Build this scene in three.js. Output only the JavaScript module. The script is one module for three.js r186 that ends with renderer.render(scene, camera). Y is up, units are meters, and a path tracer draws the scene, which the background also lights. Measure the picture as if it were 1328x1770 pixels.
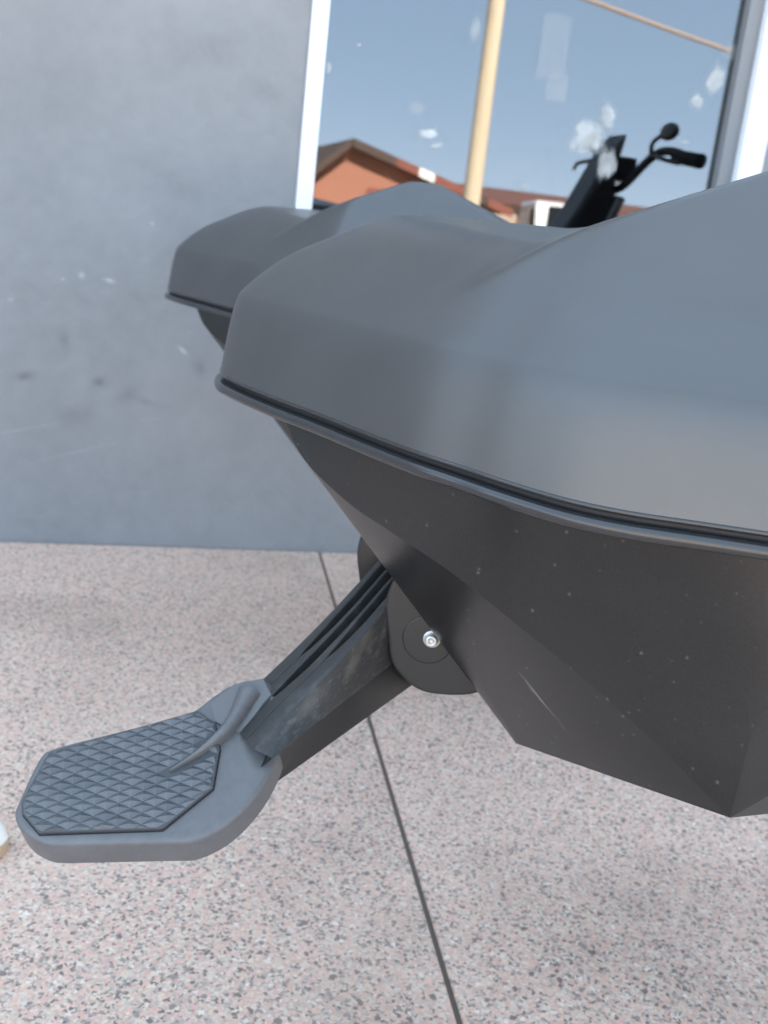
import * as THREE from 'three';
import { mergeGeometries, mergeVertices, toCreasedNormals } from 'three/addons/utils/BufferGeometryUtils.js';
import { ConvexGeometry } from 'three/addons/geometries/ConvexGeometry.js';
import { RoundedBoxGeometry } from 'three/addons/geometries/RoundedBoxGeometry.js';

// ------------------------------------------------------------------ camera, sky, sun, exposure
const scene = new THREE.Scene();
const camera = new THREE.PerspectiveCamera(52.37, 768 / 1024, 0.05, 900);
camera.position.set(0, 1.05, 0);
camera.setRotationFromMatrix(new THREE.Matrix4().makeBasis(
  new THREE.Vector3(0.99335, 0.110943, -0.030779),
  new THREE.Vector3(-0.115133, 0.957197, -0.265554),
  new THREE.Vector3(0, 0.267332, 0.963605)));
camera.focus = 0.93;
camera.userData.fStop = 7.5;

const renderer = new THREE.WebGLRenderer({ antialias: true });
renderer.toneMapping = THREE.LinearToneMapping;
renderer.toneMappingExposure = 8.1;
renderer.shadowMap.enabled = true;

// the wall's own directions: T runs along it to the right, N points out of it to the street
const N = new THREE.Vector3(0.262948, 0, 0.96481), T = new THREE.Vector3(0.96481, 0, -0.262948), WALL = -3.159;
const W = (s, d, y = 0) => new THREE.Vector3().addScaledVector(T, s).addScaledVector(N, WALL + d).setY(y);
const WALL_TURN = Math.atan2(N.x, N.z);

{ // clear blue sky, paler towards the horizon
  const w = 256, h = 128, data = new Float32Array(w * h * 4);
  for (let j = 0; j < h; j++) {
    const el = ((j + 0.5) / h - 0.5) * Math.PI, up = Math.max(0, Math.sin(el));
    const k = Math.pow(1 - up, 3.2), m = Math.pow(1 - up, 14);
    const c = [0.182 + 0.07 * k + 0.16 * m, 0.238 + 0.13 * k + 0.14 * m, 0.31 + 0.21 * k + 0.08 * m];
    for (let i = 0; i < w; i++) data.set([...c, 1], (j * w + i) * 4);
  }
  const t = new THREE.DataTexture(data, w, h, THREE.RGBAFormat, THREE.FloatType);
  t.mapping = THREE.EquirectangularReflectionMapping; t.magFilter = t.minFilter = THREE.LinearFilter; t.needsUpdate = true;
  scene.background = t; scene.environment = t;
}
const sun = new THREE.DirectionalLight(new THREE.Color(1, 0.92, 0.80), 5);
sun.position.copy(N).multiplyScalar(-Math.cos(0.72)).addScaledVector(T, 0.12).setY(Math.sin(0.72)).multiplyScalar(60);
sun.castShadow = true; sun.shadow.mapSize.set(4096, 4096);
Object.assign(sun.shadow.camera, { left: -40, right: 40, top: 40, bottom: -40, near: 1, far: 160 });
scene.add(sun, sun.target);

// ------------------------------------------------------------------ helpers
let seed = 7;
const rnd = () => { seed = (seed + 0x6D2B79F5) | 0; let t = Math.imul(seed ^ (seed >>> 15), 1 | seed); t = (t + Math.imul(t ^ (t >>> 7), 61 | t)) ^ t; return ((t ^ (t >>> 14)) >>> 0) / 4294967296; };
const hash = (x, y, s = 0) => { let h = Math.imul(x, 374761393) ^ Math.imul(y, 668265263) ^ Math.imul(s, 2147483647 - 58); h = Math.imul(h ^ (h >>> 13), 1274126177); h ^= h >>> 16; h = Math.imul(h, 2246822519); return ((h ^ (h >>> 15)) >>> 0) / 4294967296; };
function vnoise(x, y, per, s) { // periodic value noise
  const xi = Math.floor(x), yi = Math.floor(y), fx = x - xi, fy = y - yi, q = (a) => ((a % per) + per) % per;
  const u = fx * fx * (3 - 2 * fx), v = fy * fy * (3 - 2 * fy);
  const a = hash(q(xi), q(yi), s), b = hash(q(xi + 1), q(yi), s), c = hash(q(xi), q(yi + 1), s), d = hash(q(xi + 1), q(yi + 1), s);
  return a + (b - a) * u + (c - a) * v + (a - b - c + d) * u * v;
}
const fbm = (x, y, f, s, oct = 4) => { let r = 0, a = 0.5, n = 0; for (let o = 0; o < oct; o++) { r += a * vnoise(x * f, y * f, f, s + o); n += a; a *= 0.5; f *= 2; } return r / n; };
const toS = (v) => { v = Math.min(1, Math.max(0, v)); return Math.round(255 * (v <= 0.0031308 ? v * 12.92 : 1.055 * Math.pow(v, 1 / 2.4) - 0.055)); };
function texture(w, h, fn, colour = true) {
  const d = new Uint8Array(w * h * 4);
  for (let j = 0; j < h; j++) for (let i = 0; i < w; i++) {
    const c = fn((i + 0.5) / w, (j + 0.5) / h, i, j), k = (j * w + i) * 4;
    if (colour) { d[k] = toS(c[0]); d[k + 1] = toS(c[1]); d[k + 2] = toS(c[2]); d[k + 3] = c.length > 3 ? Math.round(255 * c[3]) : 255; }
    else { const v = Math.round(255 * Math.min(1, Math.max(0, c))); d[k] = d[k + 1] = d[k + 2] = v; d[k + 3] = 255; }
  }
  const t = new THREE.DataTexture(d, w, h, THREE.RGBAFormat);
  if (colour) t.colorSpace = THREE.SRGBColorSpace;
  t.wrapS = t.wrapT = THREE.RepeatWrapping; t.magFilter = THREE.LinearFilter; t.minFilter = THREE.LinearMipmapLinearFilter; t.generateMipmaps = true; t.needsUpdate = true;
  return t;
}
const mat = (r, g, b, rough = 0.7, o = {}) => new THREE.MeshPhysicalMaterial({ color: new THREE.Color().setRGB(r, g, b), roughness: rough, side: THREE.DoubleSide, ...o });
const taken = new Map();
const numbered = (n) => { const k = taken.get(n) ?? 0; taken.set(n, k + 1); return k ? `${n}_${String(k).padStart(3, '0')}` : n; };
function part(name, geo, material, parent) {
  const m = new THREE.Mesh(geo, material); m.name = name; m.castShadow = m.receiveShadow = true; parent.add(m); return m;
}
function thing(name, label, category, pos = [0, 0, 0], turn = 0, group) {
  const g = new THREE.Group(); g.name = numbered(name); g.userData = { label, category }; if (group) g.userData.group = group;
  if (pos.isVector3) g.position.copy(pos); else g.position.set(...pos);
  g.rotation.y = turn; scene.add(g); return g;
}
const box = (x0, x1, y0, y1, z0, z1) => new THREE.BoxGeometry(x1 - x0, y1 - y0, z1 - z0).translate((x0 + x1) / 2, (y0 + y1) / 2, (z0 + z1) / 2);
const rbox = (x0, x1, y0, y1, z0, z1, r = 0.01, seg = 2) => new RoundedBoxGeometry(x1 - x0, y1 - y0, z1 - z0, seg, r).translate((x0 + x1) / 2, (y0 + y1) / 2, (z0 + z1) / 2);
const V3 = (a) => new THREE.Vector3(...a);
const tube = (pts, r, seg = 24, rad = 8) => new THREE.TubeGeometry(new THREE.CatmullRomCurve3(pts.map((p) => p.isVector3 ? p : V3(p))), seg, r, rad, false);
function bar(a, b, r0, r1 = r0, rad = 12) {
  a = a.isVector3 ? a : V3(a); b = b.isVector3 ? b : V3(b);
  const d = b.clone().sub(a), g = new THREE.CylinderGeometry(r1, r0, d.length(), rad);
  g.applyQuaternion(new THREE.Quaternion().setFromUnitVectors(new THREE.Vector3(0, 1, 0), d.normalize())); g.translate((a.x + b.x) / 2, (a.y + b.y) / 2, (a.z + b.z) / 2); return g;
}
const join = (list) => mergeGeometries(list.map((g) => { const q = g.index ? g.toNonIndexed() : g; for (const k of Object.keys(q.attributes)) if (!['position', 'normal', 'uv'].includes(k)) q.deleteAttribute(k); return q; }));
function grid(rows, closed) { // rows: arrays of equal length of [x,y,z]; closed joins last column to first
  const nr = rows.length, nc = rows[0].length, pos = [], uv = [], idx = [];
  rows.forEach((r, j) => r.forEach((p, i) => { pos.push(p[0], p[1], p[2]); uv.push(p[3] ?? i / nc, p[4] ?? j / nr); }));
  for (let j = 0; j < nr - 1; j++) for (let i = 0; i < (closed ? nc : nc - 1); i++) { const k = (i + 1) % nc; idx.push(j * nc + i, j * nc + k, (j + 1) * nc + i, (j + 1) * nc + i, j * nc + k, (j + 1) * nc + k); }
  const g = new THREE.BufferGeometry(); g.setAttribute('position', new THREE.Float32BufferAttribute(pos, 3)); g.setAttribute('uv', new THREE.Float32BufferAttribute(uv, 2)); g.setIndex(idx); g.computeVertexNormals(); return g;
}
const extrude = (pts, depth, bevel = 0, seg = 2) => new THREE.ExtrudeGeometry(new THREE.Shape(pts.map((p) => new THREE.Vector2(p[0], p[1]))), { depth, bevelEnabled: bevel > 0, bevelThickness: bevel, bevelSize: bevel, bevelOffset: -bevel, bevelSegments: seg, curveSegments: 20 });

// ------------------------------------------------------------------ materials
const GR = 2.2; // metres that one granite tile of texture covers
const graniteCols = [[0.71, 0.43, 0.335, 0.41], [0.71, 0.57, 0.44, 0.27], [0.47, 0.37, 0.31, 0.14], [0.22, 0.19, 0.17, 0.085], [0.06, 0.058, 0.06, 0.065], [0.80, 0.70, 0.60, 0.05]];
const granite = (() => {
  const size = 2048, n = 540;
  const pick = (h) => { let a = 0; for (const c of graniteCols) { a += c[3]; if (h < a) return c; } return graniteCols[0]; };
  const q = (a) => ((a % n) + n) % n;
  return texture(size, size, (u, v) => {
    const wx = u * n + (vnoise(u * 520, v * 520, 520, 3) - 0.5) * 1.1, wy = v * n + (vnoise(u * 520, v * 520, 520, 4) - 0.5) * 1.1;
    const xi = Math.floor(wx), yi = Math.floor(wy); let best = 9, bx = 0, by = 0;
    for (let j = -1; j <= 1; j++) for (let i = -1; i <= 1; i++) {
      const cx = q(xi + i), cy = q(yi + j), dx = xi + i + hash(cx, cy, 1) - wx, dy = yi + j + hash(cx, cy, 2) - wy, d = dx * dx + dy * dy - 0.35 * hash(cx, cy, 9);
      if (d < best) { best = d; bx = cx; by = cy; }
    }
    let c = pick(hash(bx, by, 5));
    { // a scatter of larger stones among the small grains
      const m = 190, q2 = (a) => ((a % m) + m) % m, X = wx * m / n, Y = wy * m / n, Xi = Math.floor(X), Yi = Math.floor(Y);
      for (let j = -1; j <= 1; j++) for (let i = -1; i <= 1; i++) { const cx = q2(Xi + i), cy = q2(Yi + j), hh = hash(cx, cy, 14); if (hh < 0.09) { const dx = Xi + i + hash(cx, cy, 15) - X, dy = Yi + j + hash(cx, cy, 16) - Y, R = 0.22 + 0.22 * hash(cx, cy, 17); if (dx * dx * (0.7 + 0.9 * hash(cx, cy, 18)) + dy * dy < R * R) { c = graniteCols[hh < 0.03 ? 4 : hh < 0.07 ? 3 : hh < 0.10 ? 5 : hh < 0.13 ? 2 : 0]; bx = cx + 1000; by = cy; } } }
    }
    const t = 0.86 + 0.28 * hash(bx, by, 6), f = fbm(u, v, 5, 21, 4), g = 0.90 + 0.2 * hash(Math.floor(u * 2048), Math.floor(v * 2048), 8), stain = 1 - 0.9 * Math.max(0, f - 0.55);
    const soft = 0.14 + 0.34 * fbm(u, v, 9, 44, 3), dust = [0.63, 0.46, 0.36]; // pale dust over the grains
    return [0, 1, 2].map((k) => ((c[k] * t * (1 - soft) + dust[k] * soft) * g * stain));
  });
})();
granite.anisotropy = 8;
const slabMat = mat(1, 1, 1, 0.72, { map: granite, bumpMap: granite, bumpScale: 0.0008 });
const groutMat = mat(0.15, 0.125, 0.105, 0.95);

const wallTex = (() => {
  // three metres by three metres of grey paint: roller mottling, pale scuffs and dark rub marks
  const marks = [];
  const scuff = (x, y, len, wid, ang, a) => marks.push([x, y, len, wid, ang, a]);
  scuff(-0.031, 0.799, 0.013, 0.005, -0.2, 0.5); scuff(-0.11, 0.806, 0.008, 0.008, 0.9, 0.38); scuff(0.185, 0.616, 0.015, 0.005, -0.7, 0.5); scuff(0.08, 0.97, 0.004, 0.004, 0, 0.4); scuff(-0.16, 0.79, 0.005, 0.003, 0.4, 0.3);
  scuff(0.1, 0.40, 0.03, 0.003, 0.2, 0.14); scuff(-0.25, 0.35, 0.09, 0.003, 0.25, 0.10); scuff(-0.1, 0.29, 0.11, 0.003, 0.3, 0.09); scuff(-0.3, 0.72, 0.006, 0.003, 0.2, 0.25);
  scuff(-0.262, 0.505, 0.028, 0.013, 0.1, -0.16); scuff(-0.052, 0.503, 0.016, 0.014, 0, -0.17); scuff(-0.15, 0.61, 0.014, 0.03, 0.2, -0.10); scuff(0.03, 0.47, 0.035, 0.02, 0.6, -0.09); scuff(-0.11, 0.40, 0.05, 0.03, 0.2, -0.07); scuff(0.1, 0.45, 0.04, 0.012, -0.3, -0.07);
  scuff(0.2, 1.45, 0.16, 0.05, 0.35, -0.05); scuff(0.38, 1.36, 0.08, 0.03, -0.5, -0.05); scuff(0.12, 1.1, 0.1, 0.04, -0.4, -0.03); scuff(0.24, 0.57, 0.02, 0.03, 0.5, -0.08);
  return texture(1024, 1024, (u, v) => {
    const x = u * 3 - 1.5, y = v * 3;
    let k = 0.85 + 0.26 * fbm(u, v, 7, 60, 5) + 0.12 * (fbm(u, v, 24, 160, 4) - 0.5) + 0.10 * (fbm(u, v, 90, 70, 3) - 0.5), white = 0;
    const br = 0.5 + 1.0 * fbm(u, v, 150, 81, 2);
    for (const [mx, my, l, w, a, s] of marks) {
      const dx = x - mx, dy = y - my, ca = Math.cos(a), sa = Math.sin(a), p = (dx * ca + dy * sa) / l, r = (-dx * sa + dy * ca) / w, d = p * p + r * r;
      if (d < 6) { const e = Math.exp(-d) * br; if (s > 0) white += 0.7 * s * e; else k *= 1 + s * e * 2.1; }
    }
    white = Math.min(0.8, white);
    const b = [0.240, 0.240, 0.240];
    return b.map((c) => c * k * (1 - white) + 0.72 * white);
  });
})();
const wallBump = texture(512, 512, (u, v) => 0.5 * fbm(u, v, 60, 91, 3) + 0.5 * fbm(u, v, 8, 95, 3), false);
const wallMat = mat(1, 1, 1, 0.55, { map: wallTex, bumpMap: wallBump, bumpScale: 0.003 });
wallTex.repeat.set(1 / 3, 1 / 3); wallTex.offset.set(0.5, 0); wallBump.repeat.set(1 / 1.5, 1 / 1.5);

const grain = texture(512, 512, (u, v) => 0.6 * vnoise(u * 256, v * 256, 256, 5) + 0.4 * vnoise(u * 128, v * 128, 128, 6), false);
const plasticTone = texture(512, 512, (u, v) => { // black plastic with faint dust
  const k = 0.035 + 0.010 * (fbm(u, v, 6, 31, 4) - 0.5) + (hash(Math.floor(u * 512), Math.floor(v * 512), 33) > 0.9985 ? 0.05 * hash(Math.floor(u * 512), 4, 1) : 0);
  return [k * 0.98, k, k * 1.01];
});
const lidMat = mat(1, 1, 1, 0.37, { map: plasticTone, bumpMap: grain, bumpScale: 0.00003, ior: 1.82 });
const scratchTex = (() => { // tub plastic: coarse grain, pale dust specks and one long scratch
  const specks = []; for (let i = 0; i < 1700; i++) { const b = rnd(); specks.push([rnd() * 1.3 - 0.65, -rnd() * 0.4, 0.0003 + 0.0009 * b * b * b, 0.02 + 0.05 * rnd() + 0.28 * b * b * b * b * b * b]); }
  const w = 2048, h = 512, add = new Float32Array(w * h);
  for (const [x, y, r, a] of specks) {
    const ci = (x / 1.3 + 0.5) * w, cj = (y / 0.4 + 1) * h, R = r / 0.00063;
    for (let j = Math.floor(cj - 4); j <= cj + 4; j++) for (let i = Math.floor(ci - 4); i <= ci + 4; i++) if (i >= 0 && j >= 0 && i < w && j < h) add[j * w + i] = Math.max(add[j * w + i], a * Math.exp(-((i - ci) ** 2 + (j - cj) ** 2) / (R * R + 0.15)));
  }
  const line = (x0, y0, x1, y1, wd, a) => { const L = Math.hypot(x1 - x0, y1 - y0); for (let k = 0; k <= 400; k++) { const t = k / 400, th = wd * (1.2 - Math.abs(2 * t - 0.8)); const ci = ((x0 + (x1 - x0) * t) / 1.3 + 0.5) * w, cj = ((y0 + (y1 - y0) * t + 0.0006 * Math.sin(t * 9)) / 0.4 + 1) * h, R = Math.max(0.35, th / 0.00063);
    for (let j = Math.floor(cj - 5); j <= cj + 5; j++) for (let i = Math.floor(ci - 5); i <= ci + 5; i++) if (i >= 0 && j >= 0 && i < w && j < h) add[j * w + i] = Math.max(add[j * w + i], a * (1 - 0.5 * Math.abs(2 * t - 1)) * Math.exp(-((i - ci) ** 2 + (j - cj) ** 2) / (R * R))); } };
  line(-0.182, -0.213, -0.130, -0.266, 0.0009, 0.55); line(-0.174, -0.222, -0.155, -0.241, 0.0017, 0.28); line(-0.135, -0.262, -0.122, -0.272, 0.0006, 0.2); line(-0.10, -0.30, -0.085, -0.308, 0.0005, 0.15);
  return texture(w, h, (u, v, i, j) => { const k = 0.014 * (0.6 + 0.8 * hash(i, j, 12)) + 0.008 * (fbm(u, v, 8, 51, 3) - 0.5), a = add[j * w + i]; return [k + 0.3 * a, k * 0.98 + 0.29 * a, k * 0.96 + 0.28 * a]; });
})();
const fineGrain = grain.clone(); fineGrain.repeat.set(9, 2.2); fineGrain.needsUpdate = true;
const tubMat = mat(1, 1, 1, 0.30, { map: scratchTex, bumpMap: fineGrain, bumpScale: 0.00002, ior: 1.5 });
const rimMat = mat(0.03, 0.031, 0.033, 0.15, { ior: 1.55 });
const gasketMat = mat(0.012, 0.012, 0.013, 0.6);
const armTone = texture(512, 512, (u, v) => { const d = Math.max(0, fbm(u, v, 9, 71, 5) - 0.5) * 0.3, k = 0.026 + 0.008 * fbm(u, v, 60, 72, 2); return [k + d * 0.30, k + d * 0.27, k + d * 0.23]; });
const armMat = mat(1, 1, 1, 0.38, { map: armTone });
const frameTone = texture(512, 512, (u, v) => { const d = Math.max(0, fbm(u, v, 5, 171, 5) - 0.5) * 0.2, k = 0.100 + 0.02 * fbm(u, v, 40, 172, 2); return [k + d * 0.3, k + d * 0.3, k * 1.02 + d * 0.3]; });
const scuffTone = texture(512, 512, (u, v) => { // worn side of the arm: pale rub marks and brownish dirt on black
  const d = Math.max(0, fbm(u, v, 10, 271, 5) - 0.49) * 0.45, st = Math.max(0, vnoise(u * 30, v * 200, 200, 275) - 0.72) * 0.18, k = 0.022 + 0.008 * fbm(u, v, 60, 272, 2); return [k + d * 0.32 + st, k + d * 0.28 + st, k + d * 0.22 + st]; });
const scuffMat = mat(1, 1, 1, 0.48, { map: scuffTone });
const padMat = mat(1, 1, 1, 0.42, { map: frameTone, bumpMap: grain, bumpScale: 0.00005 });
const rubberMat = mat(0.05, 0.052, 0.055, 0.55), studMat = [mat(0.085, 0.089, 0.094, 0.38), mat(0.072, 0.076, 0.081, 0.4), mat(0.098, 0.101, 0.105, 0.38)];
const boltMat = mat(0.62, 0.60, 0.56, 0.42, { metalness: 0.6 });
const whiteFrame = mat(0.80, 0.81, 0.82, 0.35);
const steelMat = mat(0.014, 0.014, 0.014, 0.38);

// ------------------------------------------------------------------ the setting
{
  const g = part('ground', new THREE.PlaneGeometry(900, 900).rotateX(-Math.PI / 2).translate(0, -0.16, 0), mat(0.33, 0.28, 0.225, 0.95), scene); g.userData.kind = 'structure';
  const pave = new THREE.Group(); pave.name = 'pavement'; pave.userData.kind = 'structure'; scene.add(pave);
  pave.rotation.y = WALL_TURN;
  // local x along the wall, z out of it; wall face at z = WALL
  part('bedding', box(-14, 16, -0.15, -0.006, WALL - 0.1, WALL + 5.4), groutMat, pave);
  const skew = Math.tan(WALL_TURN - Math.atan2(0.374, 1.98)); // the joints run a little askew of the wall
  const xj = 0.58, wid = 1.5;
  const gap = 0.0045;
  for (let k = -5; k <= 4; k++) for (const [z0, z1] of [[0.002, 2.55], [2.55, 5.2]]) {
    const x = xj + k * wid, sh = (z) => -skew * (z - 1.0);
    const pts = [[x + gap + sh(z0), z0 + gap], [x + wid - gap + sh(z0), z0 + gap], [x + wid - gap + sh(z1), z1 - gap], [x + gap + sh(z1), z1 - gap]];
    const ge = extrude(pts.map(([a, b]) => [a, -(b + WALL)]), 0.10, 0.0035, 2).rotateX(-Math.PI / 2).translate(0, -0.1035, 0);
    const uv = ge.attributes.uv, p = ge.attributes.position, ox = rnd(), oy = rnd();
    for (let i = 0; i < uv.count; i++) uv.setXY(i, p.getX(i) / GR + ox, p.getZ(i) / GR + oy);
    part('paving_slab', ge, slabMat, pave);
  }
  part('kerb', rbox(-14, 16, -0.17, 0.0, WALL + 5.215, WALL + 5.37, 0.02), mat(0.42, 0.40, 0.37, 0.85), pave);
  const paleRoad = texture(512, 512, (u, v, i, j) => { const k = 0.24 + 0.1 * hash(i, j, 3) + 0.12 * fbm(u, v, 6, 8, 3); return [k, k * 0.90, k * 0.76]; });  // pale concrete road, lightened to bounce warm sunlight onto wall and boxes
  paleRoad.repeat.set(30, 6);
  const road = part('road', new THREE.PlaneGeometry(120, 4.2).rotateX(-Math.PI / 2).translate(0, -0.13, WALL + 7.5), mat(1, 1, 1, 0.9, { map: paleRoad }), scene); road.rotation.y = WALL_TURN; road.userData.kind = 'structure';
  const path = part('path', box(-60, 60, -0.15, 0.0, WALL + 9.6, WALL + 12.4), mat(0.46, 0.40, 0.32, 0.9), scene); path.rotation.y = WALL_TURN; path.userData.kind = 'structure';
}

// ------------------------------------------------------------------ the building with its window
const b = thing('shop_building', 'grey painted building wall with a white framed window', 'building', W(0, 0), WALL_TURN);
{
  // local x = along the wall, y up, z out of it
  const S0 = -10, S1 = 12, TOP = 3.6, x0 = 0.484, x1 = 1.98, y0 = 0.82, y1 = 2.3;
  const sh = new THREE.Shape([[S0, -0.14], [S1, -0.14], [S1, TOP], [S0, TOP]].map((p) => new THREE.Vector2(...p)));
  sh.holes.push(new THREE.Path([[x0, y0], [x0, y1], [x1, y1], [x1, y0]].map((p) => new THREE.Vector2(...p))));
  part('wall', new THREE.ExtrudeGeometry(sh, { depth: 0.24, bevelEnabled: false }).translate(0, 0, -0.24), wallMat, b);
  const dark = mat(0.5, 0.48, 0.45, 0.9);
  part('side_wall', box(S0, S0 + 0.25, -0.14, TOP, -7.2, -0.241), dark, b); part('side_wall', box(S1 - 0.25, S1, -0.14, TOP, -7.2, -0.241), dark, b);
  part('back_wall', box(S0, S1, -0.14, TOP, -7.45, -7.201), dark, b); part('roof', box(S0 - 0.1, S1 + 0.1, TOP + 0.002, TOP + 0.25, -7.5, 0.06), dark, b);
  part('interior_floor', box(S0 + 0.26, S1 - 0.26, 0.02, 0.06, -7.19, -0.245), mat(0.32, 0.28, 0.24, 0.8), b);
  const fr = new THREE.Group(); fr.name = 'window'; b.add(fr);
  const F = 0.05, zf = 0.012;
  part('left_jamb', rbox(x0 + 0.001, x0 + F, y0, y1, -0.1, zf, 0.004), whiteFrame, fr);
  part('right_jamb', rbox(x1 - 0.085, x1 - 0.001, y0, y1, -0.1, zf, 0.004), whiteFrame, fr);
  part('head', rbox(x0 + F, x1 - 0.085, y1 - 0.06, y1 - 0.001, -0.1, zf, 0.004), whiteFrame, fr);
  part('sill', rbox(x0 + F, x1 - 0.085, y0 + 0.001, y0 + 0.06, -0.1, zf + 0.03, 0.004), whiteFrame, fr);
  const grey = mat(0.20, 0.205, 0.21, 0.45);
  part('shaded_reveal', rbox(x1 - 0.135, x1 - 0.086, y0 + 0.06, y1 - 0.06, -0.085, -0.018, 0.003), grey, fr);  // stands for the right reveal of the white frame, its shade painted grey
  part('glass', box(x0 + F + 0.001, x1 - 0.136, y0 + 0.061, y1 - 0.061, -0.056, -0.05), mat(0.5, 0.52, 0.54, 0, { transmission: 1, thickness: 0, ior: 2.15 }), fr);
}

{ // pale patches on the outside of the pane, blobs of light in the glass painted in: [s, y, width, height, seed, lean, strength]
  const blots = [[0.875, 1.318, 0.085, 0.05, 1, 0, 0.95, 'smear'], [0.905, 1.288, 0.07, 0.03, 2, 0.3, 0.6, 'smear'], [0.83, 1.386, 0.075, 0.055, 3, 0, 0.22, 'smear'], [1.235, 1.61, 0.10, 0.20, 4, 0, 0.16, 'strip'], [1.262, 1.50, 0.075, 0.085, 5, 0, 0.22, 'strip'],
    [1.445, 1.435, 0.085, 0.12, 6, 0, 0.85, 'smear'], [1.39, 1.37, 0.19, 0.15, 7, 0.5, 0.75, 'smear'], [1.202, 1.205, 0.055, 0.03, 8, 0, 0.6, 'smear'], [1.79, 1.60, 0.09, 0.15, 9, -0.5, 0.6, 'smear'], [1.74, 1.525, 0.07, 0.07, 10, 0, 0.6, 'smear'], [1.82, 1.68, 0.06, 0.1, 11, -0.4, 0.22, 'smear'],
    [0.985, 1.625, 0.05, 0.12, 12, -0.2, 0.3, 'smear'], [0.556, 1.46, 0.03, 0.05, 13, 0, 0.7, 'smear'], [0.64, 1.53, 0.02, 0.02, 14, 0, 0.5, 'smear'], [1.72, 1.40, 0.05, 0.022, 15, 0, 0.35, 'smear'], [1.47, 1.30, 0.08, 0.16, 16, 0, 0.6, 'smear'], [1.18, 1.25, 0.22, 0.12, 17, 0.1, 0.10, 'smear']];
  const fr = b.getObjectByName('window');
  for (const [s, y, w, h, sd, lean, str, kind] of blots) {
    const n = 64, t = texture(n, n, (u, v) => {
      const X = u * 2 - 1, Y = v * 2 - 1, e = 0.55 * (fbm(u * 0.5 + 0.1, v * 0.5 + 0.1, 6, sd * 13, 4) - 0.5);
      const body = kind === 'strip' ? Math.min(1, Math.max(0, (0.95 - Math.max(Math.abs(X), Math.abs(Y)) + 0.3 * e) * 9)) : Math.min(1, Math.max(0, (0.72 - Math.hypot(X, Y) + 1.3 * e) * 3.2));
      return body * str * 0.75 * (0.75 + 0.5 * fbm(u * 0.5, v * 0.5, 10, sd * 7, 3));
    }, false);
    t.wrapS = t.wrapT = THREE.ClampToEdgeWrapping;
    const m = part('pale_patch', new THREE.PlaneGeometry(w, h).rotateZ(lean), mat(0.74, 0.74, 0.70, 0.8, { alphaMap: t, transparent: true }), fr);
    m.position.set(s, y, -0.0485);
  }
}

// ------------------------------------------------------------------ the cargo boxes
const U0 = 0.015;
const half = [[-0.06, -0.037], [-0.12, -0.037], [-0.165, -0.048], [-0.216, -0.079], [-0.258, -0.112], [-0.304, -0.147], [-0.356, -0.195], [-0.427, -0.265], [-0.494, -0.327], [-0.548, -0.384], [-0.582, -0.43], [-0.600, -0.49], [-0.600, -0.56], [-0.575, -0.66], [-0.50, -0.73], [-0.38, -0.775], [-0.15, -0.80]];
const ring0 = (() => {
  const pts = [...half, ...half.slice().reverse().map(([u, v]) => [2 * U0 - u, v])].map(([u, v]) => new THREE.Vector3(u, 0, v));
  return new THREE.CatmullRomCurve3(pts, true, 'centripetal').getSpacedPoints(300).slice(0, 300);
})();
const NR = ring0.length, CU = U0, CV = -0.43;
const outNormal = ring0.map((p, i) => { const a = ring0[(i + NR - 2) % NR], c = ring0[(i + 2) % NR]; const d = new THREE.Vector3(c.z - a.z, 0, -(c.x - a.x)).normalize(); if (d.x * (p.x - CU) + d.z * (p.z - CV) < 0) d.negate(); return d; });
const smin = (a, b, k) => { const h = Math.max(0, k - Math.abs(a - b)) / k; return Math.min(a, b) - h * h * k * 0.25; };
const smax = (a, b, k) => -smin(-a, -b, k);
function edgeDist(x, z) { let best = 9; for (let i = 0; i < NR; i++) { const a = ring0[i], c = ring0[(i + 1) % NR], ex = c.x - a.x, ez = c.z - a.z, t = Math.min(1, Math.max(0, ((x - a.x) * ex + (z - a.z) * ez) / (ex * ex + ez * ez))), d = Math.hypot(x - a.x - ex * t, z - a.z - ez * t); if (d < best) best = d; } return best; }
function lidHeight(u, v, e) {
  const q = Math.abs(u - U0), w = Math.min(1, Math.max(0, (q - 0.10) / 0.46)), nose = w * w * (3 - 2 * w); // 0 along the front, 1 at the blunt ends
  const wall = 0.004 + e * 8.5;
  const roll = smin(0.080 + 1.15 * e, 0.122 + 0.42 * e, 0.035), shoulder = (0.084 + 1.0 * e) * (1 - nose) + roll * nose, shelf = 0.188 + 0.06 * (-v - 0.14);
  const hump = smin(smin(0.187 + 1.7 * (e - 0.092), smin(0.301 - 0.43 * q, 0.395 - 0.84 * q, 0.02), 0.008), 0.290 - 0.10 * Math.max(0, -v - 0.18), 0.006);
  return smin(smax(smin(shoulder, shelf, 0.028), hump, 0.016), wall, 0.042 + 0.012 * nose);
}
function sweep(profile, uvScale = 1.5) { // profile: [out, y] pairs carried round the outline
  return grid(profile.map(([o, y], j) => ring0.map((p, i) => { const d = outNormal[i]; return [p.x + d.x * o, y, p.z + d.z * o, (i * 0.0105) * uvScale, j * 0.02 * uvScale]; })), true);
}
function makeLid() {
  const rows = [], S = [];
  for (let k = 0; k <= 10; k++) S.push(0.030 * k / 10);
  for (let k = 1; k <= 16; k++) S.push(0.030 + 0.09 * k / 16);
  for (let k = 1; k <= 80; k++) S.push(0.12 + 0.88 * k / 80);
  for (const s of S) rows.push(ring0.map((p) => { const x = p.x + (CU - p.x) * s, z = p.z + (CV - p.z) * s, e = s === 0 ? 0 : edgeDist(x, z); return [x, lidHeight(x, z, e), z, (x + z * 0.3) * 3, (lidHeight(x, z, e) - z) * 3]; }));
  return grid(rows, true);
}
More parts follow.
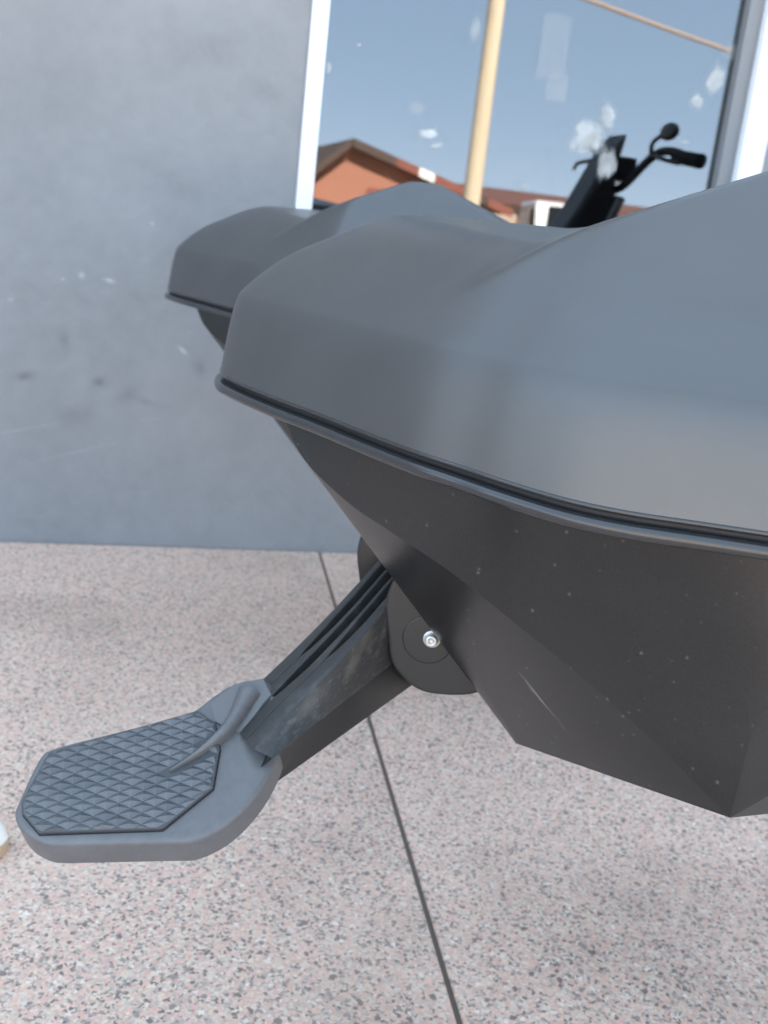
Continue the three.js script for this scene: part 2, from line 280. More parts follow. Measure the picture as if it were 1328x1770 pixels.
function makeTub() {
  const line = (l, n) => new THREE.CatmullRomCurve3(l.map(V3), false, 'centripetal').getSpacedPoints(n);
  const n = 40, Y = -0.0175;
  const top = line([[U0, Y, -0.052], [-0.08, Y, -0.052], [-0.15, Y, -0.060], [-0.20, Y, -0.086], [-0.25, Y, -0.125], [-0.305, Y, -0.170], [-0.365, Y, -0.226], [-0.43, Y, -0.285], [-0.474, Y, -0.322]], n);
  const chine = line([[U0, -0.262, -0.073], [-0.045, -0.225, -0.101], [-0.113, -0.185, -0.122], [-0.187, -0.145, -0.138], [-0.259, -0.110, -0.160], [-0.32, -0.093, -0.196], [-0.380, -0.080, -0.243], [-0.445, -0.050, -0.294], [-0.474, Y, -0.322]], n);
  const gA = [], gB = [], b1 = V3([-0.170, -0.350, -0.313]), tip = top[n], tri = [];
  const T3 = (a, b2, c) => tri.push(a, b2, c);
  const M = 6;
  for (let i = 0; i < n; i++) for (let j = 0; j < M; j++) {
    const P = (ii, jj) => top[ii].clone().lerp(chine[ii], jj / M);
    gA.push(P(i, j), P(i, j + 1), P(i + 1, j), P(i + 1, j), P(i, j + 1), P(i + 1, j + 1));
  }
  const foot = (i) => chine[0].clone().lerp(b1, Math.min(1, i / (n * 0.62))), K = 5; // lower edge: along the keel to its corner
  for (let i = 0; i < n; i++) for (let j = 0; j < K; j++) {
    const P = (ii, jj) => chine[ii].clone().lerp(foot(ii), jj / K);
    gB.push(P(i, j), P(i, j + 1), P(i + 1, j), P(i + 1, j), P(i, j + 1), P(i + 1, j + 1));
  }
  const bb = V3([-0.17, -0.345, -0.55]), sb = V3([-0.27, -0.16, -0.64]), t1 = V3([-0.435, Y, -0.42]), t2 = V3([-0.37, Y, -0.62]), t3 = V3([-0.28, Y, -0.69]), t4 = V3([U0, Y, -0.7]), cb = V3([U0, -0.345, -0.55]), b2 = chine[0];
  T3(tip, b1, t1); T3(t1, b1, sb); T3(b1, bb, sb); T3(t1, sb, t2); T3(t2, sb, t3); T3(sb, bb, t3); T3(bb, cb, t4); T3(bb, t4, t3); T3(b1, b2, cb); T3(b1, cb, bb);
  const shell = (list, crease) => {
    const pos = [], ok = (i) => list[i].distanceTo(list[i + 1]) > 1e-5 && list[i + 1].distanceTo(list[i + 2]) > 1e-5 && list[i].distanceTo(list[i + 2]) > 1e-5;
    for (let i = 0; i < list.length; i += 3) if (ok(i)) { for (const p of [list[i], list[i + 1], list[i + 2]]) pos.push(p.x, p.y, p.z); for (const p of [list[i], list[i + 2], list[i + 1]]) pos.push(2 * U0 - p.x, p.y, p.z); }
    const q = new THREE.BufferGeometry(); q.setAttribute('position', new THREE.Float32BufferAttribute(pos, 3)); return toCreasedNormals(q, crease);
  };
  const g = mergeGeometries([shell(gA, 0.6), shell(gB, 0.6), shell(tri, 0.28)]);
  const p = g.attributes.position, uv = new Float32Array(p.count * 2);
  for (let i = 0; i < p.count; i++) { uv[2 * i] = p.getX(i) / 1.3 + 0.5; uv[2 * i + 1] = p.getY(i) / 0.4 + 1; }
  g.setAttribute('uv', new THREE.BufferAttribute(uv, 2)); return g;
}
const lidGeo = makeLid(), tubGeo = makeTub();
const lipGeo = sweep([[-0.004, 0.004], [0.0002, 0.0042], [0.0010, 0.003], [0.0011, 0.0012], [0.0004, 0.0002], [-0.005, 0.0]]);
const gasketGeo = sweep([[-0.007, 0.001], [-0.0055, -0.0015], [-0.005, -0.0035], [-0.0055, -0.006], [-0.007, -0.008]]);
const flangeGeo = sweep([[-0.02, -0.0062], [0.0025, -0.0062], [0.0048, -0.0068], [0.0062, -0.0083], [0.0068, -0.0105], [0.0068, -0.0128], [0.0063, -0.0150], [0.0050, -0.0170], [0.002, -0.0182], [-0.06, -0.0186], [-0.16, -0.0186]]);
function cargoBox(label, pos) {
  const g = thing('cargo_box', label, 'cargo box', pos, -0.139626);
  part('lid', lidGeo, lidMat, g); const lid = g.getObjectByName('lid'); part('lid_lip', lipGeo, rimMat, lid);
  const tub = part('tub', tubGeo, tubMat, g); part('flange', flangeGeo, rimMat, tub); part('gasket', gasketGeo, gasketMat, g);
  // the stand that carries it, under its far end
  const h = pos[1] - 0.06;
  const stand = part('stand', join([rbox(0.41, 0.46, -h - 0.055, -0.05, -0.46, -0.41, 0.006), rbox(0.37, 0.56, -h - 0.06, -h - 0.02, -0.56, -0.31, 0.01)]), steelMat, g);
  return g;
}
// local origin of a box: middle of its front edge at the height of the lid seam
const boxAt = (dx, dz, dy = 0) => { const c = Math.cos(0.139626), s = Math.sin(0.139626); return [0.315 + 0.082 * -s + dx, 0.85 + dy, -0.82 + 0.082 * c + dz]; };
const near = cargoBox('matt black plastic cargo box with a foot pedal hinged under it', boxAt(0, 0));
const far = cargoBox('matt black plastic cargo box by the wall, behind the one with a pedal', boxAt(-0.339, -1.18, -0.008));

// ------------------------------------------------------------------ the foot pedal under the first box (built in that box's own frame)
{
  const toLocal = (p) => { const q = new THREE.Vector3(...p).sub(near.position); return q.applyAxisAngle(new THREE.Vector3(0, 1, 0), 0.139626); };
  // hinge bracket: two cheek plates hung from the tub
  const br = new THREE.Group(); br.name = 'hinge_bracket'; near.add(br);
  const cheek = (pts, v0, th) => extrude(pts, th, 0.004, 3).translate(0, 0, v0);
  const outline = new THREE.CatmullRomCurve3([[-0.339, -0.212], [-0.330, -0.180], [-0.29, -0.13], [-0.2, -0.13], [-0.19, -0.2], [-0.205, -0.285], [-0.222, -0.304], [-0.262, -0.314], [-0.288, -0.313], [-0.308, -0.302], [-0.324, -0.285], [-0.332, -0.254]].map(([x, y]) => new THREE.Vector3(x, y, 0)), true, 'centripetal').getPoints(60).slice(0, 60).map((p) => [p.x, p.y]);
  part('cheek_plate', cheek(outline, -0.352, 0.022), steelMat, br);
  part('cheek_plate', cheek(outline.map(([x, y]) => [x - 0.058, y + 0.02]), -0.462, 0.016), steelMat, br);
  part('cross_pin', bar([-0.28, -0.24, -0.34], [-0.30, -0.235, -0.455], 0.012), steelMat, br);
  const disc = new THREE.LatheGeometry([[0.0001, 0.004], [0.027, 0.004], [0.0285, 0.0035], [0.0292, 0.002], [0.0294, -0.001], [0.0304, -0.001], [0.0306, -0.004]].map((p) => new THREE.Vector2(...p)), 48).rotateX(Math.PI / 2);
  const d = part('pivot_disc', disc, steelMat, br); d.position.set(-0.286, -0.249, -0.3285);
  const bg = new THREE.LatheGeometry([[0.0001, 0.0062], [0.0026, 0.0062], [0.0030, 0.0088], [0.0050, 0.0092], [0.0064, 0.0084], [0.0068, 0.0066], [0.0068, 0.0022], [0.0096, 0.0020], [0.0100, 0.0012], [0.0100, 0]].map((p) => new THREE.Vector2(...p)), 32).rotateX(Math.PI / 2);
  const bl = part('bolt', bg, boltMat, br); bl.position.set(-0.281, -0.2465, -0.3245);

  // arm: cross sections from the pedal (t = 0) to the hinge (t = 1)
  const L0 = toLocal([-0.1253, 0.5263, -1.083]), R0 = toLocal([-0.0852, 0.5273, -1.012]), L1 = toLocal([0.0044, 0.665, -1.2]), R1 = toLocal([0.0344, 0.6554, -1.13]);
  const S0 = toLocal([-0.0673, 0.5091, -1.0]), S1 = toLocal([0.0259, 0.5569, -1.115]), Q0 = toLocal([-0.1043, 0.4218, -1.02]), Q1 = toLocal([0.0585, 0.5267, -1.13]);
  const lerp = (a, c, t) => a.clone().lerp(c, t);
  const nTop = L1.clone().sub(L0).cross(R0.clone().sub(L0)).normalize(); if (nTop.y < 0) nTop.negate();
  const grooves = [[0.25, 0.085, 0.30], [0.50, 0.085, 0.02], [0.75, 0.085, 0.40]]; // [across, half width, where along it begins]
  const NT = 60, top = [], side = [], beam = [];
  for (let j = 0; j <= NT; j++) {
    const t = -0.20 + 1.30 * j / NT, l = lerp(L0, L1, t), r = lerp(R0, R1, t), s = lerp(S0, S1, t), q = lerp(Q0, Q1, t), low = -0.055;
    const sag = 0.004 * Math.sin(Math.PI * Math.min(1, Math.max(0, t))); for (const p of [l, r]) p.addScaledVector(nTop, -sag);
    const row = [], put = (list, p, w) => list.push([p.x, p.y, p.z, t * 0.9, w]);
    put(row, l.clone().addScaledVector(nTop, low), 0); put(row, l.clone().addScaledVector(nTop, -0.003), 0.2); put(row, lerp(l, r, 0.02).addScaledVector(nTop, -0.0006), 0.22); put(row, lerp(l, r, 0.05), 0.23);
    for (const [c, hw, b0] of grooves) {
      const g = Math.min(1, Math.max(0, (t - b0) / 0.28)), open = 0.004 + hw * Math.sqrt(g), dep = t > b0 ? 0.010 + 0.022 * Math.sqrt(g) : 0.00001, W0 = c * 0.3;
      put(row, lerp(l, r, c - open - 0.012), W0); put(row, lerp(l, r, c - open).addScaledVector(nTop, -0.0008), W0 + 0.01); put(row, lerp(l, r, c - open * 0.72).addScaledVector(nTop, -dep), W0 + 0.06); put(row, lerp(l, r, c + open * 0.72).addScaledVector(nTop, -dep), W0 + 0.08); put(row, lerp(l, r, c + open).addScaledVector(nTop, -0.0008), W0 + 0.13); put(row, lerp(l, r, c + open + 0.012), W0 + 0.14);
    }
    put(row, lerp(l, r, 0.95), 0.5); put(row, lerp(l, r, 0.985).addScaledVector(nTop, -0.0006), 0.51); put(row, lerp(r, s, 0.06), 0.52);
    top.push(row);
    const sd = []; for (const k of [0.06, 0.1, 0.4, 0.7, 0.94, 0.98, 1]) put(sd, lerp(r, s, k), 0.5 + k * 0.25); put(sd, lerp(s, l, 0.10).addScaledVector(nTop, -0.004), 0.8); side.push(sd);
    const back = lerp(l, r, 0.15).addScaledVector(nTop, low), bm = [], e = lerp(s, l, 0.08).addScaledVector(nTop, -0.001);
    put(bm, e, 0); put(bm, lerp(e, q, 0.45), 0.1); put(bm, lerp(e, q, 0.92), 0.2); put(bm, lerp(q, back, 0.05), 0.22); put(bm, lerp(q, back, 0.5), 0.3); put(bm, back, 0.4); beam.push(bm);
  }
  const cap = (rows) => { const f = rows[0], z = rows[rows.length - 1], mid = (q) => { const m = [0, 0, 0, 0, 0]; q.forEach((p) => p.forEach((v, k) => { m[k] += v / q.length; })); return m; }; return [f.map(() => mid(f)), ...rows, z.map(() => mid(z))]; };
  const arm = part('arm', toCreasedNormals(grid(top), 0.5), armMat, near);
  part('side_plate', toCreasedNormals(grid(side), 0.5), scuffMat, arm);
  part('lower_beam', toCreasedNormals(grid(cap(beam), true), 0.5), steelMat, arm);

  // pedal: local x along the foot plate, y towards its front edge, z out of its top
  const ped = new THREE.Group(); ped.name = 'foot_pedal'; near.add(ped);
  const A = new THREE.Vector3(0.8204, 0.3353, -0.4631), Bd = new THREE.Vector3(0.5629, -0.3317, 0.757), C = new THREE.Vector3(-0.1002, 0.8818, 0.4609);
  // right-handed: x = A, y = -Bd, z = C
  ped.quaternion.setFromRotationMatrix(new THREE.Matrix4().makeBasis(A, Bd.clone().negate(), C)).premultiply(new THREE.Quaternion().setFromAxisAngle(new THREE.Vector3(0, 1, 0), 0.139626));
  ped.position.copy(toLocal([-0.2417, 0.4636, -0.97]));
  const flip = (l) => l.map(([x, y]) => [x, -y]);
  const smooth = (l, n) => new THREE.CatmullRomCurve3(l.map(([x, y]) => new THREE.Vector3(x, y, 0)), true, 'centripetal').getPoints(n).slice(0, n).map((p) => [p.x, p.y]);
  const outer = flip([[-0.1105, -0.0164], [-0.100, -0.033], [-0.0655, -0.0735], [-0.058, -0.076], [0.02, -0.060], [0.0957, -0.0445], [0.125, -0.052], [0.150, -0.056], [0.172, -0.050], [0.180, -0.02], [0.172, 0.03], [0.158, 0.052], [0.137, 0.0724], [0.110, 0.0905], [0.080, 0.1030], [0.055, 0.1065], [0.034, 0.1040], [0.015, 0.0940], [-0.01, 0.0800], [-0.035, 0.0662], [-0.06, 0.0522], [-0.082, 0.0400], [-0.094, 0.031], [-0.1075, 0.0085]]);
  const plate = extrude(smooth(outer, 120), 0.030, 0.006, 5).translate(0, 0, -0.042);
  const uv = plate.attributes.uv, pp = plate.attributes.position; for (let i = 0; i < uv.count; i++) uv.setXY(i, pp.getX(i) * 3.5, pp.getY(i) * 3.5 + pp.getZ(i) * 3.5);
  part('foot_plate', plate, padMat, ped);
  const rub = flip([[-0.0994, -0.0235], [-0.0577, -0.0675], [0.1009, -0.0375], [0.1115, -0.0123], [0.1028, 0.0207], [0.0773, 0.0617], [0.0145, 0.0795], [-0.0945, 0.0209], [-0.1025, -0.0085]]);
  const grow = (l, d) => { const n = l.length; return l.map((p, i) => { const a = l[(i + n - 1) % n], c = l[(i + 1) % n]; const n1 = [p[1] - a[1], -(p[0] - a[0])], n2 = [c[1] - p[1], -(c[0] - p[0])]; const l1 = Math.hypot(...n1), l2 = Math.hypot(...n2); let nx = n1[0] / l1 + n2[0] / l2, ny = n1[1] / l1 + n2[1] / l2; const l3 = Math.hypot(nx, ny); nx /= l3; ny /= l3; const k = d / Math.max(0.5, nx * n1[0] / l1 + ny * n1[1] / l1); return [p[0] + nx * k, p[1] + ny * k]; }); };
  const area = rub.reduce((s, p, i) => { const q = rub[(i + 1) % rub.length]; return s + p[0] * q[1] - p[1] * q[0]; }, 0), sg = area > 0 ? 1 : -1;
  part('seat_recess', extrude(grow(rub, sg * 0.0008), 0.002, 0).translate(0, 0, -0.0069), gasketMat, ped);
  const pad = part('tread_pad', extrude(rub, 0.004, 0.0012, 2).translate(0, 0, -0.0062), rubberMat, ped);
  // diamond studs, each a small pyramid
  const inner = grow(rub, -sg * 0.0012), g1 = [0.0084, -0.0114], g2 = [0.0138, 0.0006];
  const pyramid = (base, tip, z) => { // base polygon drawn in to a small blunt tip
    const v = [], n = base.length, top = base.map(([x, y]) => [tip[0] + (x - tip[0]) * 0.08, tip[1] + (y - tip[1]) * 0.08, z]), bot = base.map(([x, y]) => [x, y, 0]);
    for (let i = 0; i < n; i++) { const k = (i + 1) % n; v.push(...bot[i], ...bot[k], ...top[k], ...bot[i], ...top[k], ...top[i]); if (i > 0 && i < n - 1) v.push(...top[0], ...top[i], ...top[k]); }
    const g = new THREE.BufferGeometry(); g.setAttribute('position', new THREE.Float32BufferAttribute(v, 3)); g.computeVertexNormals(); g.setAttribute('uv', new THREE.Float32BufferAttribute(new Float32Array(v.length / 3 * 2), 2)); return g;
  };
  const cell = [[-1, -1], [1, -1], [1, 1], [-1, 1]].map(([a, c]) => [(g1[0] * a + g2[0] * c) / 2, (g1[1] * a + g2[1] * c) / 2]), polyArea = (l) => Math.abs(l.reduce((t, p, i) => { const q = l[(i + 1) % l.length]; return t + p[0] * q[1] - p[1] * q[0]; }, 0)) / 2, whole = polyArea(cell);
  const stud = pyramid(cell, [0, 0], 0.0042);
  const clip = (poly, by) => { // the part of a cell that lies within the pad's border
    let out = poly; const n = by.length;
    for (let i = 0; i < n && out.length; i++) {
      const a = by[i], c = by[(i + 1) % n], side = (p) => sg * ((c[0] - a[0]) * (p[1] - a[1]) - (c[1] - a[1]) * (p[0] - a[0])), inp = out; out = [];
      inp.forEach((p, k) => { const q = inp[(k + 1) % inp.length], sp = side(p), sq = side(q); if (sp >= 0) out.push(p); if ((sp >= 0) !== (sq >= 0)) { const t = sp / (sp - sq); out.push([p[0] + (q[0] - p[0]) * t, p[1] + (q[1] - p[1]) * t]); } });
    }
    return out;
  };
  const spine = [[0.046, 0.0215], [0.0804, 0.0165], [0.1247, 0.0002], [0.160, -0.028]].map(([x, y]) => [x, -y]);
  const nearSpine = (x, y) => { for (let i = 0; i < 3; i++) for (let k = 0; k <= 6; k++) { const t = k / 6; if (Math.hypot(x - spine[i][0] - (spine[i + 1][0] - spine[i][0]) * t, y - spine[i][1] - (spine[i + 1][1] - spine[i][1]) * t) < 0.0055 + 0.002 * i) return true; } return false; };
  for (let i = -26; i <= 26; i++) for (let j = -26; j <= 26; j++) {
    const x = g1[0] * i + g2[0] * j, y = g1[1] * i + g2[1] * j;
    if (nearSpine(x, y)) continue;
    const cut = clip(cell.map(([p, q]) => [p + x, q + y]), inner); if (cut.length < 3) continue;
    const share = polyArea(cut) / whole; if (share < 0.12) continue;
    let geo = stud;
    if (share < 0.999) { const m = cut.reduce((t, p) => [t[0] + p[0] / cut.length, t[1] + p[1] / cut.length], [0, 0]); geo = pyramid(cut.map(([p, q]) => [p - x, q - y]), [m[0] - x, m[1] - y], 0.0042 * Math.sqrt(share)); }
    const s = part('stud', geo, studMat[Math.floor(rnd() * 3)], pad); s.position.set(x, y, -0.0012); s.scale.z = 0.82 + 0.22 * rnd();
  }
  // the rib that runs from the arm into the pad, thin at its point
  const curve = new THREE.CatmullRomCurve3(spine.map(([x, y]) => new THREE.Vector3(x, y, 0))), sr = [];
  for (let k = 0; k <= 20; k++) {
    const t = k / 20, p = curve.getPoint(t), d = curve.getTangent(t), nx = -d.y, ny = d.x, w = 0.0012 + 0.0105 * t * t + 0.003 * t, h = 0.003 + 0.012 * t;
    sr.push([[-1, -0.006], [-0.95, h * 0.5 - 0.001], [-0.6, h * 0.85], [-0.15, h], [0.3, h * 0.9], [0.8, h * 0.55], [1, -0.006]].map(([a, z]) => [p.x + nx * w * a, p.y + ny * w * a, z, k * 0.05, a * 0.05]));
  }
  part('rib', grid([sr[0].map(() => [spine[0][0], spine[0][1], -0.004]), ...sr]), padMat, ped);
  // socket that holds the arm's end
  part('arm_socket', toCreasedNormals(new ConvexGeometry([[0.120, 0.046, -0.03], [0.172, 0.046, -0.03], [0.118, 0.042, -0.004], [0.150, 0.046, 0.004], [0.180, 0.034, 0.008], [0.176, -0.036, 0.004], [0.150, -0.044, -0.002], [0.14, -0.05, -0.03], [0.19, -0.03, -0.035], [0.112, 0.016, -0.003], [0.195, 0.0, -0.004]].map((p) => V3(p))), 0.5), padMat, ped);
}

// ------------------------------------------------------------------ small things on the pavement
{ // toe of a trainer standing at the edge of the view
  const g = thing('sneaker', 'white sneaker with a tan sole on the paving beyond the foot pedal', 'shoe', [-0.545, 0, -1.47], 0.25);
  const prof = (x) => Math.sqrt(Math.max(0, 1 - Math.pow(Math.max(0, (x + 0.055) / 0.055), 2)));   // x from -0.28 (heel) to 0 (toe)
  const wid = (x) => (0.034 + 0.013 * Math.sin(Math.PI * Math.min(1, Math.max(0, (x + 0.28) / 0.24)) * 0.8)) * (x > -0.055 ? prof(x) : 1) * (x < -0.25 ? Math.sqrt(Math.max(0.02, 1 - Math.pow((-0.25 - x) / 0.0305, 2))) : 1);
  const up = [], so = [];
  for (let k = 0; k <= 40; k++) {
    const x = -0.28 + 0.28 * k / 40, w = Math.max(0.0008, wid(x)), tall = x > -0.05 ? 0.024 + 0.034 * prof(x) : x > -0.15 ? 0.058 + 0.04 * ((-0.05 - x) / 0.1) : 0.098, a = [], s = [];
    for (let i = 0; i <= 20; i++) { const th = Math.PI * i / 20; a.push([x, 0.02 + (tall - 0.02) * Math.pow(Math.sin(th), 0.7), -w * 0.95 * Math.cos(th)]); }
    for (const [o, y] of [[0, 0.0], [0.97, 0.0], [1.05, 0.006], [1.06, 0.018], [1.0, 0.024], [0, 0.024]]) s.push([x, y, w * o]);
    for (const [o, y] of [[1.0, 0.024], [1.06, 0.018], [1.05, 0.006], [0.97, 0.0], [0, 0]]) s.push([x, y, -w * o]);
    up.push(a); so.push(s);
  }
  part('upper', grid(up), mat(0.80, 0.74, 0.64, 0.6), g); part('sole', grid(so), mat(0.48, 0.33, 0.2, 0.7), g);
  part('lace', tube([[-0.11, 0.083, -0.025], [-0.12, 0.094, 0], [-0.11, 0.083, 0.025]], 0.003), mat(0.8, 0.8, 0.78, 0.8), g);
}

// ------------------------------------------------------------------ the motorcycle that the window mirrors
{
  const g = thing('motorcycle', 'dark motorcycle with raised handlebar mirrored in the window', 'motorcycle', W(2.13, 1.18), WALL_TURN + Math.PI);
  const blk = mat(0.02, 0.02, 0.022, 0.45), rub = mat(0.02, 0.02, 0.02, 0.85), met = mat(0.25, 0.25, 0.26, 0.35, { metalness: 0.7 }), tank = mat(0.02, 0.022, 0.03, 0.25, { clearcoat: 1 });
  g.scale.z = 1.22; // local x forward, z sideways
  for (const x of [0.42, -0.98]) {
    const w = new THREE.Group(); w.name = 'wheel'; w.position.set(x, 0.32, 0); g.add(w);
    part('tyre', new THREE.TorusGeometry(0.26, 0.06, 14, 40), rub, w); part('rim', join([new THREE.TorusGeometry(0.2, 0.02, 8, 36), new THREE.CylinderGeometry(0.04, 0.04, 0.14, 16).rotateX(Math.PI / 2), ...Array.from({ length: 5 }, (_, k) => bar([0, 0, 0], [0.2 * Math.cos(k * 1.2566), 0.2 * Math.sin(k * 1.2566), 0], 0.014))]), met, w);
  }
  for (const z of [-0.1, 0.1]) part('fork', join([bar([0.42, 0.32, z], [0.12, 1.1, z * 0.95], 0.028, 0.024), bar([0.12, 1.1, z * 0.95], [0.06, 1.26, z * 0.9], 0.022)]), met, g);
  part('front_fender', new THREE.TorusGeometry(0.335, 0.05, 8, 24, 1.9).scale(1, 1, 1.3).rotateZ(0.6).translate(0.42, 0.32, 0), blk, g);
  part('handlebar', tube([[-0.06, 1.42, -0.40], [0.0, 1.45, -0.24], [0.06, 1.30, -0.07], [0.06, 1.30, 0.07], [0.0, 1.45, 0.24], [-0.06, 1.42, 0.40]], 0.018, 50, 10), blk, g);
  for (const s of [-1, 1]) {
    part('grip', bar([-0.035, 1.435, s * 0.29], [-0.065, 1.415, s * 0.42], 0.027, 0.03), rub, g);
    part('brake_lever', tube([[0.03, 1.43, s * 0.25], [0.06, 1.415, s * 0.33], [0.03, 1.395, s * 0.42]], 0.009), blk, g);
    const m = part('mirror', new THREE.SphereGeometry(1, 20, 12).scale(0.02, 0.035, 0.06).translate(0.03, 1.52, s * 0.32), blk, g); part('stalk', tube([[0.02, 1.44, s * 0.2], [0.05, 1.48, s * 0.25], [0.035, 1.515, s * 0.30]], 0.009), blk, m);
  }
  const fair = extrude([[0.30, 0.86], [0.34, 1.02], [0.24, 1.2], [0.13, 1.44], [0.07, 1.52], [0.09, 1.36], [0.06, 1.2], [0.02, 1.0], [0.16, 0.88]], 0.12, 0.03, 4).translate(0, 0, -0.06);
  const f = part('fairing', fair, blk, g); part('headlight', new THREE.SphereGeometry(0.085, 20, 14).scale(0.5, 1, 1).translate(0.325, 1.0, 0), mat(0.7, 0.7, 0.7, 0.1), f);
  part('instrument_panel', rbox(0.0, 0.09, 1.33, 1.43, -0.08, 0.08, 0.012), blk, g);
  part('fuel_tank', new THREE.SphereGeometry(1, 28, 18).scale(0.30, 0.17, 0.15).rotateZ(-0.12).translate(-0.24, 1.03, 0), tank, g);
  part('seat', rbox(-1.08, -0.46, 0.86, 0.96, -0.14, 0.14, 0.045, 4), rub, g);
  part('tail', extrude([[-0.7, 0.78], [-1.35, 0.93], [-1.38, 0.99], [-1.0, 0.97], [-0.6, 0.9]], 0.14, 0.02, 3).translate(0, 0, -0.07), blk, g);
  part('engine', join([rbox(-0.5, -0.02, 0.33, 0.62, -0.17, 0.17, 0.05, 3), rbox(-0.2, 0.08, 0.55, 0.84, -0.11, 0.11, 0.03, 3)]), met, g);
  part('frame', join([bar([0.1, 1.1, 0], [-0.45, 0.85, 0], 0.03), bar([0.1, 1.05, 0], [0.02, 0.5, 0], 0.03), bar([-0.45, 0.85, 0], [-0.5, 0.45, 0], 0.03), bar([-0.45, 0.85, 0], [-1.1, 0.9, 0], 0.025)]), blk, g);
  for (const s of [-1, 1]) part('swingarm', bar([-0.45, 0.45, s * 0.1], [-0.98, 0.32, s * 0.1], 0.028), blk, g);
  part('exhaust', bar([-0.2, 0.33, -0.2], [-1.1, 0.48, -0.22], 0.04, 0.06), met, g); part('side_stand', bar([-0.4, 0.4, 0.12], [-0.42, 0.0, 0.32], 0.013), blk, g);
}

// ------------------------------------------------------------------ across the street, mirrored in the window
{
  const concrete = texture(128, 512, (u, v) => { const k = 0.85 + 0.3 * fbm(u, v, 8, 301, 4), r = Math.max(0, fbm(u, v, 5, 307, 3) - 0.52) * 2.2; return [0.60 * k * (1 - 0.2 * r), 0.50 * k * (1 - 0.5 * r), 0.36 * k * (1 - 0.8 * r)]; });
  const pm = mat(1, 1, 1, 0.85, { map: concrete });
  const pole = (name, label, p, h) => { const g = thing(name, label, 'pole', p, 0, 'poles across the street'); part('shaft', new THREE.CylinderGeometry(0.085, 0.12, h, 20).translate(0, h / 2, 0), pm, g); part('cross_arm', rbox(-0.6, 0.6, h - 0.4, h - 0.3, -0.05, 0.05, 0.01), pm, g); for (const x of [-0.5, 0.5]) part('insulator', new THREE.LatheGeometry([[0.0001, 0.12], [0.03, 0.11], [0.045, 0.06], [0.025, 0.05], [0.04, 0]].map((q) => new THREE.Vector2(...q)), 12).translate(x, h - 0.3, 0), mat(0.3, 0.2, 0.15, 0.3), g); return g; };
  pole('utility_pole', 'cream concrete utility pole mirrored in the window beside the wire', [5.98, 0, 5.54], 7.5);
  pole('utility_pole', 'cream concrete utility pole at the far end of the wire', W(14.5, 11.2), 7);
  const wire = new THREE.Mesh(tube([[5.98, 4.16, 5.54], [9.86, 3.77, 5.11], W(14.5, 11.2, 3.25)], 0.028, 40, 8), mat(0.35, 0.27, 0.22, 0.6)); wire.name = 'utility_wire'; wire.userData = { label: 'wire strung between the two utility poles across the street', category: 'wire' }; wire.castShadow = true; scene.add(wire);

  // long low house with a gable towards the street
  const h = thing('house', 'low house with a dark sloping gable roof mirrored in the window', 'house', W(6.6, 29.5), WALL_TURN);
  // local x runs along the shop's wall, z away from it
  const brick = mat(0.34, 0.15, 0.10, 0.85), roofM = mat(0.075, 0.05, 0.042, 0.8), redM = mat(0.21, 0.07, 0.05, 0.75), whiteM = mat(0.74, 0.74, 0.72, 0.7), orange = mat(0.55, 0.12, 0.06, 0.7);
  part('wall', extrude([[-1.1, -0.15], [4.9, -0.15], [4.9, 1.75], [0, 3.12], [-1.1, 2.05]], 7).translate(0, 0, 0.4), brick, h);
  const slope = (x0, y0, x1, y1, th, z0, z1) => extrude([[x0, y0], [x1, y1], [x1, y1 + th], [x0, y0 + th]], z1 - z0).translate(0, 0, z0);
  const rf = part('roof', join([slope(-1.35, 1.98, 0.0, 3.18, 0.16, 0.0, 7.8), slope(0.02, 3.18, 5.4, 1.70, 0.16, 0.0, 7.8)]), roofM, h);
  const seg = [[0, 0.26, roofM], [0.26, 0.40, redM], [0.40, 0.5, whiteM], [0.5, 0.74, redM], [0.74, 0.84, roofM], [0.84, 1, redM]];
  for (const [a, c, m] of seg) { const X = (t) => 0.02 + 5.38 * t, Y = (t) => 3.10 - 1.48 * t; part('fascia_board', slope(X(a) + 0.01, Y(a), X(c) - 0.01, Y(c), 0.26, -0.06, -0.005), m, rf); }
  part('fascia_board', slope(-1.35, 1.9, 0.0, 3.1, 0.26, -0.06, -0.005), roofM, rf);
  part('awning', box(-1.9, -1.15, 1.3, 1.85, -0.05, 0.9), orange, h); part('door', rbox(0.7, 1.6, 0, 2.0, 0.34, 0.42, 0.02), redM, h);
  const wn = part('window', rbox(2.2, 3.6, 0.9, 1.7, 0.34, 0.43, 0.02), whiteM, h); part('pane', box(2.28, 3.52, 0.97, 1.63, 0.32, 0.338), mat(0.03, 0.035, 0.04, 0.05), wn);

  const h2 = thing('house', 'long brown roofed house far behind the white van in the reflection', 'house', W(11.5, 38), WALL_TURN);
  part('wall', box(0, 12, -0.15, 2.3, 0.4, 6), mat(0.42, 0.33, 0.26, 0.85), h2);
  part('roof', extrude([[0, 2.25], [6.6, 2.25], [3.3, 2.95]], 13).rotateY(-Math.PI / 2).translate(12.5, 0, 0), mat(0.13, 0.06, 0.048, 0.8), h2);
  part('door', rbox(4, 4.9, 0, 2, 0.34, 0.42, 0.02), roofM, h2);

  // white van, seen from its front
  const v = thing('delivery_van', 'white van with dark windscreen mirrored low in the window', 'van', W(9.7, 19.5), WALL_TURN + Math.PI * 0.5 + 0.25);
  const body = extrude([[-2.2, 0.35], [2.1, 0.35], [2.2, 0.6], [2.15, 1.0], [1.35, 1.18], [0.75, 1.92], [0.5, 2.0], [-2.1, 2.0], [-2.25, 1.8]], 1.6, 0.08, 4).translate(0, 0, -0.8);
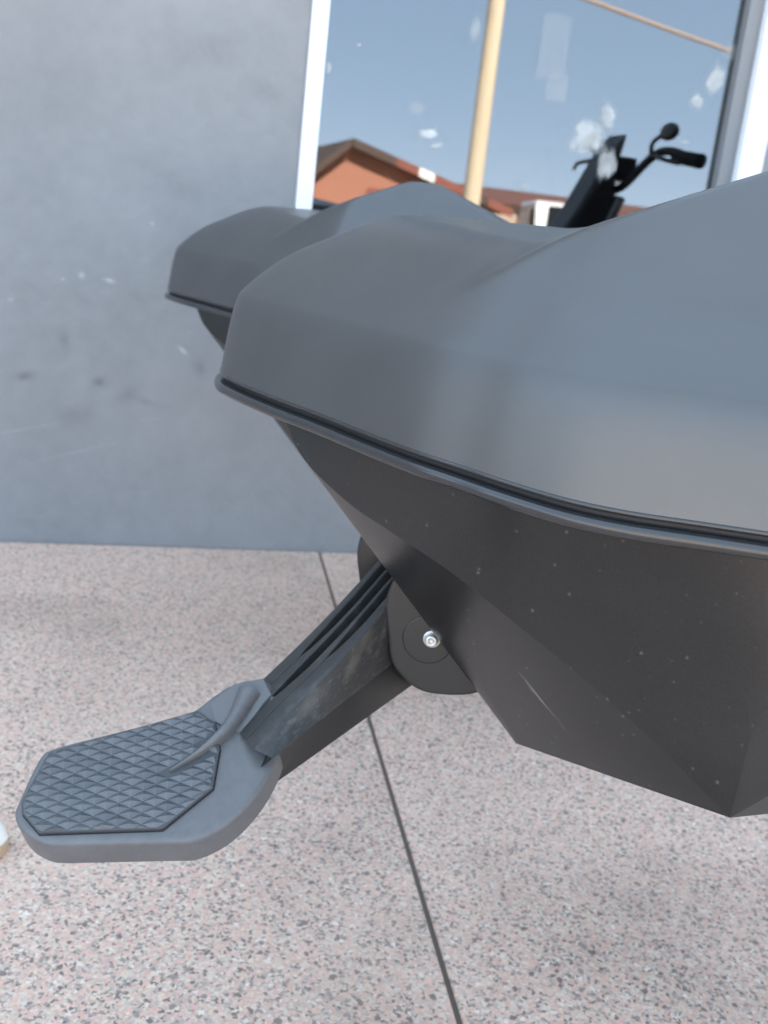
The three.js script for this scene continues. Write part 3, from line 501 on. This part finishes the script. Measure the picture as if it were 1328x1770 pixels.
  part('body', body, mat(0.78, 0.78, 0.77, 0.35, { clearcoat: 0.6 }), v);
  const glassM = mat(0.012, 0.014, 0.016, 0.08);
  part('windscreen', extrude([[-0.66, -0.42], [0.66, -0.42], [0.58, 0.42], [-0.58, 0.42]], 0.02).rotateY(Math.PI / 2).rotateZ(0.68).translate(1.06, 1.56, 0), glassM, v);
  for (const s of [-1, 1]) { part('side_window', extrude([[0.15, 1.25], [1.15, 1.25], [0.68, 1.82], [0.15, 1.82]], 0.02).translate(0, 0, s * 0.882 - 0.01), glassM, v); part('headlight', rbox(2.05, 2.24, 0.72, 0.92, s * 0.6 - 0.15, s * 0.6 + 0.15, 0.03), mat(0.8, 0.8, 0.8, 0.1), v); for (const x of [-1.4, 1.4]) { const w = part('wheel', new THREE.CylinderGeometry(0.34, 0.34, 0.22, 28).rotateX(Math.PI / 2).translate(x, 0.34, s * 0.75), mat(0.025, 0.025, 0.025, 0.9), v); part('hub_cap', new THREE.CylinderGeometry(0.2, 0.2, 0.02, 24).rotateX(Math.PI / 2).translate(x, 0.34, s * 0.87), mat(0.5, 0.5, 0.5, 0.4), w); } }
  v.position.y = -0.13;
  // shrub at the foot of the pole
  const sg = thing('shrub', 'small green shrub mirrored at the foot of the pole', 'shrub', W(9.6, 27.5), 0);
  const leaves = []; for (let i = 0; i < 900; i++) { const a = rnd() * 6.283, e = Math.acos(rnd() * 2 - 1), r = Math.cbrt(rnd()); const l = new THREE.PlaneGeometry(0.09, 0.16).rotateX(rnd() * 6).rotateY(rnd() * 6); l.translate(0.7 * r * Math.sin(e) * Math.cos(a), 1.15 + 0.75 * r * Math.cos(e), 0.6 * r * Math.sin(e) * Math.sin(a)); leaves.push(l); }
  part('foliage', mergeGeometries(leaves), mat(0.10, 0.11, 0.05, 0.8), sg); part('stem', bar([0, -0.16, 0], [0, 1.2, 0], 0.05, 0.03), mat(0.12, 0.09, 0.06, 0.9), sg);
}

renderer.setSize(768, 1024);
renderer.render(scene, camera);
